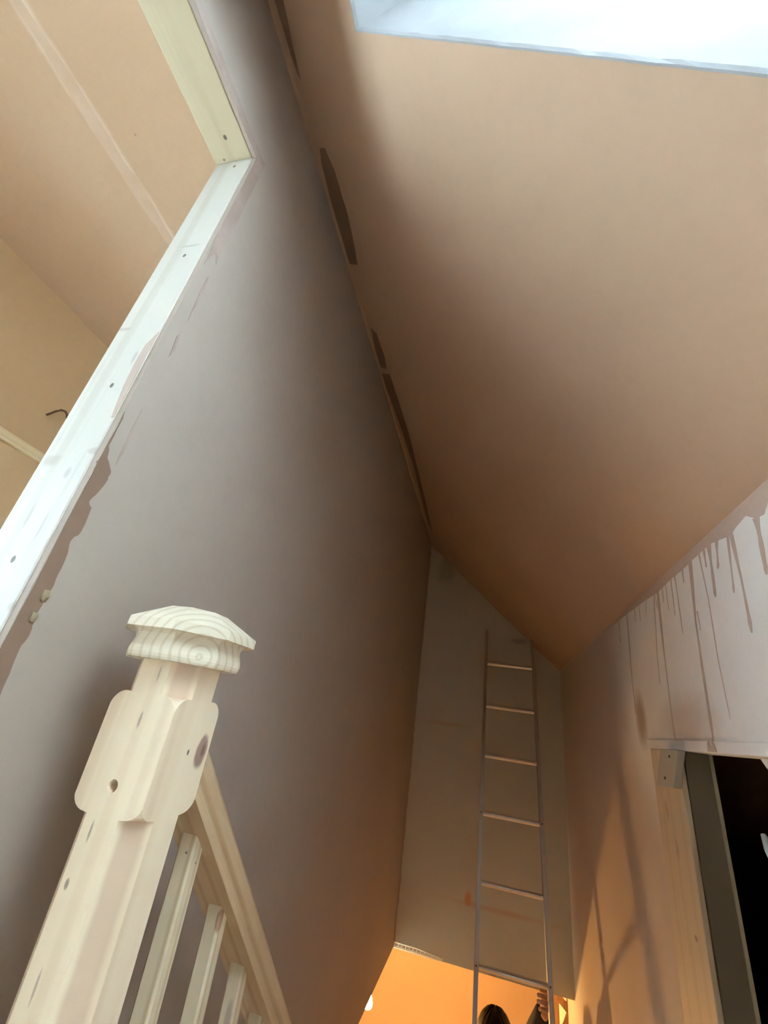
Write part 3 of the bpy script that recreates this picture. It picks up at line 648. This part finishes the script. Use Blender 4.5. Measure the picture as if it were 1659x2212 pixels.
# head: swept profile with nose and chin
HC = Vector(B(0, -0.02, HT - 0.115))
bm = bmesh.new(); bmesh.ops.create_uvsphere(bm, u_segments=32, v_segments=24, radius=1)
for v in bm.verts:
    x, y, z = v.co
    f = 1.0 - 0.22 * max(0, -z) ** 1.5
    X, Y_, Z = x * 0.075 * f, y * 0.095 * (1 - 0.1 * max(0, -z)), z * 0.115
    nose = math.exp(-((x / 0.16) ** 2 + ((z + 0.12) / 0.2) ** 2)) if y < 0 else 0
    chin = math.exp(-((x / 0.35) ** 2 + ((z + 0.8) / 0.2) ** 2)) if y < 0 else 0
    Y_ -= 0.018 * nose + 0.012 * chin
    eye = sum(math.exp(-(((x - s * 0.38) / 0.16) ** 2 + ((z - 0.02) / 0.12) ** 2)) for s in (-1, 1)) if y < 0 else 0
    Y_ += 0.008 * eye
    v.co = HC + Vector((X, Y_, Z))
head = from_bm('head', bm, M_skin, person, smooth=True)
for s in (-1, 1):
    bm = bmesh.new(); bmesh.ops.create_uvsphere(bm, u_segments=12, v_segments=8, radius=0.011, matrix=Matrix.Translation(HC + Vector((s * 0.029, -0.080, 0.003))))
    from_bm('eye', bm, plain('eye_dark', (0.1, 0.08, 0.07), 0.2), head, smooth=True)
    bm = bmesh.new(); bmesh.ops.create_uvsphere(bm, u_segments=12, v_segments=10, radius=1)
    for v in bm.verts: v.co = HC + Vector((s * 0.076 + v.co.x * 0.009, 0.008 + v.co.y * 0.017, -0.012 + v.co.z * 0.03))
    from_bm('ear', bm, M_skin, head, smooth=True)
bm = bmesh.new(); bmesh.ops.create_uvsphere(bm, u_segments=14, v_segments=8, radius=1)
for v in bm.verts: v.co = HC + Vector((v.co.x * 0.024, -0.086 + v.co.y * 0.006, -0.060 + v.co.z * 0.007))
from_bm('mouth', bm, plain('lips', (0.5, 0.24, 0.2), 0.5), head, smooth=True)
# hair: fuller cap with strands
bm = bmesh.new(); bmesh.ops.create_uvsphere(bm, u_segments=48, v_segments=32, radius=1)
hrnd = random.Random(5)
for v in list(bm.verts):
    x, y, z = v.co
    if z < (0.25 if y < -0.3 else -0.75 + 0.9 * max(0, -y)): bm.verts.remove(v)
for v in bm.verts:
    x, y, z = v.co
    n = 1.0 + 0.025 * math.sin(17 * math.atan2(y, x) + 3 * z) + hrnd.uniform(-0.012, 0.012)
    v.co = HC + Vector((x * 0.097 * n, y * 0.112 * n, z * 0.126 * n + 0.002))
hair = from_bm('hair', bm, M_hair, person, smooth=True)
# hands: palm, four fingers and a thumb closing on the ladder rail
def hand(name, wrist, toward, across, parent, mirror=1):
    w = Vector(wrist); t = Vector(toward).normalized(); a = (Vector(across) - t * Vector(across).dot(t)).normalized(); n = t.cross(a) * mirror
    V = [w, w + t * 0.035, w + t * 0.075]; E = [(0, 1), (1, 2)]; Rd = [(0.026, 0.020), (0.034, 0.017), (0.036, 0.014)]
    for i, (o, L) in enumerate(((-0.030, 0.060), (-0.010, 0.068), (0.010, 0.064), (0.029, 0.050))):
        b = w + t * 0.080 + a * o; k = len(V)
        V += [b, b + t * L * 0.40 + n * L * 0.20, b + t * L * 0.55 + n * L * 0.55, b + t * L * 0.38 + n * L * 0.80]
        E += [(2, k), (k, k + 1), (k + 1, k + 2), (k + 2, k + 3)]; Rd += [0.0095, 0.009, 0.0085, 0.0075]
    k = len(V); b = w + t * 0.030 - a * 0.032
    V += [b, b + t * 0.028 - a * 0.016 + n * 0.012, b + t * 0.050 - a * 0.006 + n * 0.030]
    E += [(1, k), (k, k + 1), (k + 1, k + 2)]; Rd += [0.012, 0.0105, 0.009]
    return skin_body(name, V, E, Rd, M_skin, parent, 2)
hand('hand', B(0.207, -0.440, 1.898), (0.10, -0.85, 0.45), (0.0, 0.45, 1), person, 1)
hand('hand', B(-0.098, -0.425, 1.122), (0.1, -1, 0.3), (0, 0.3, 1), person, -1)
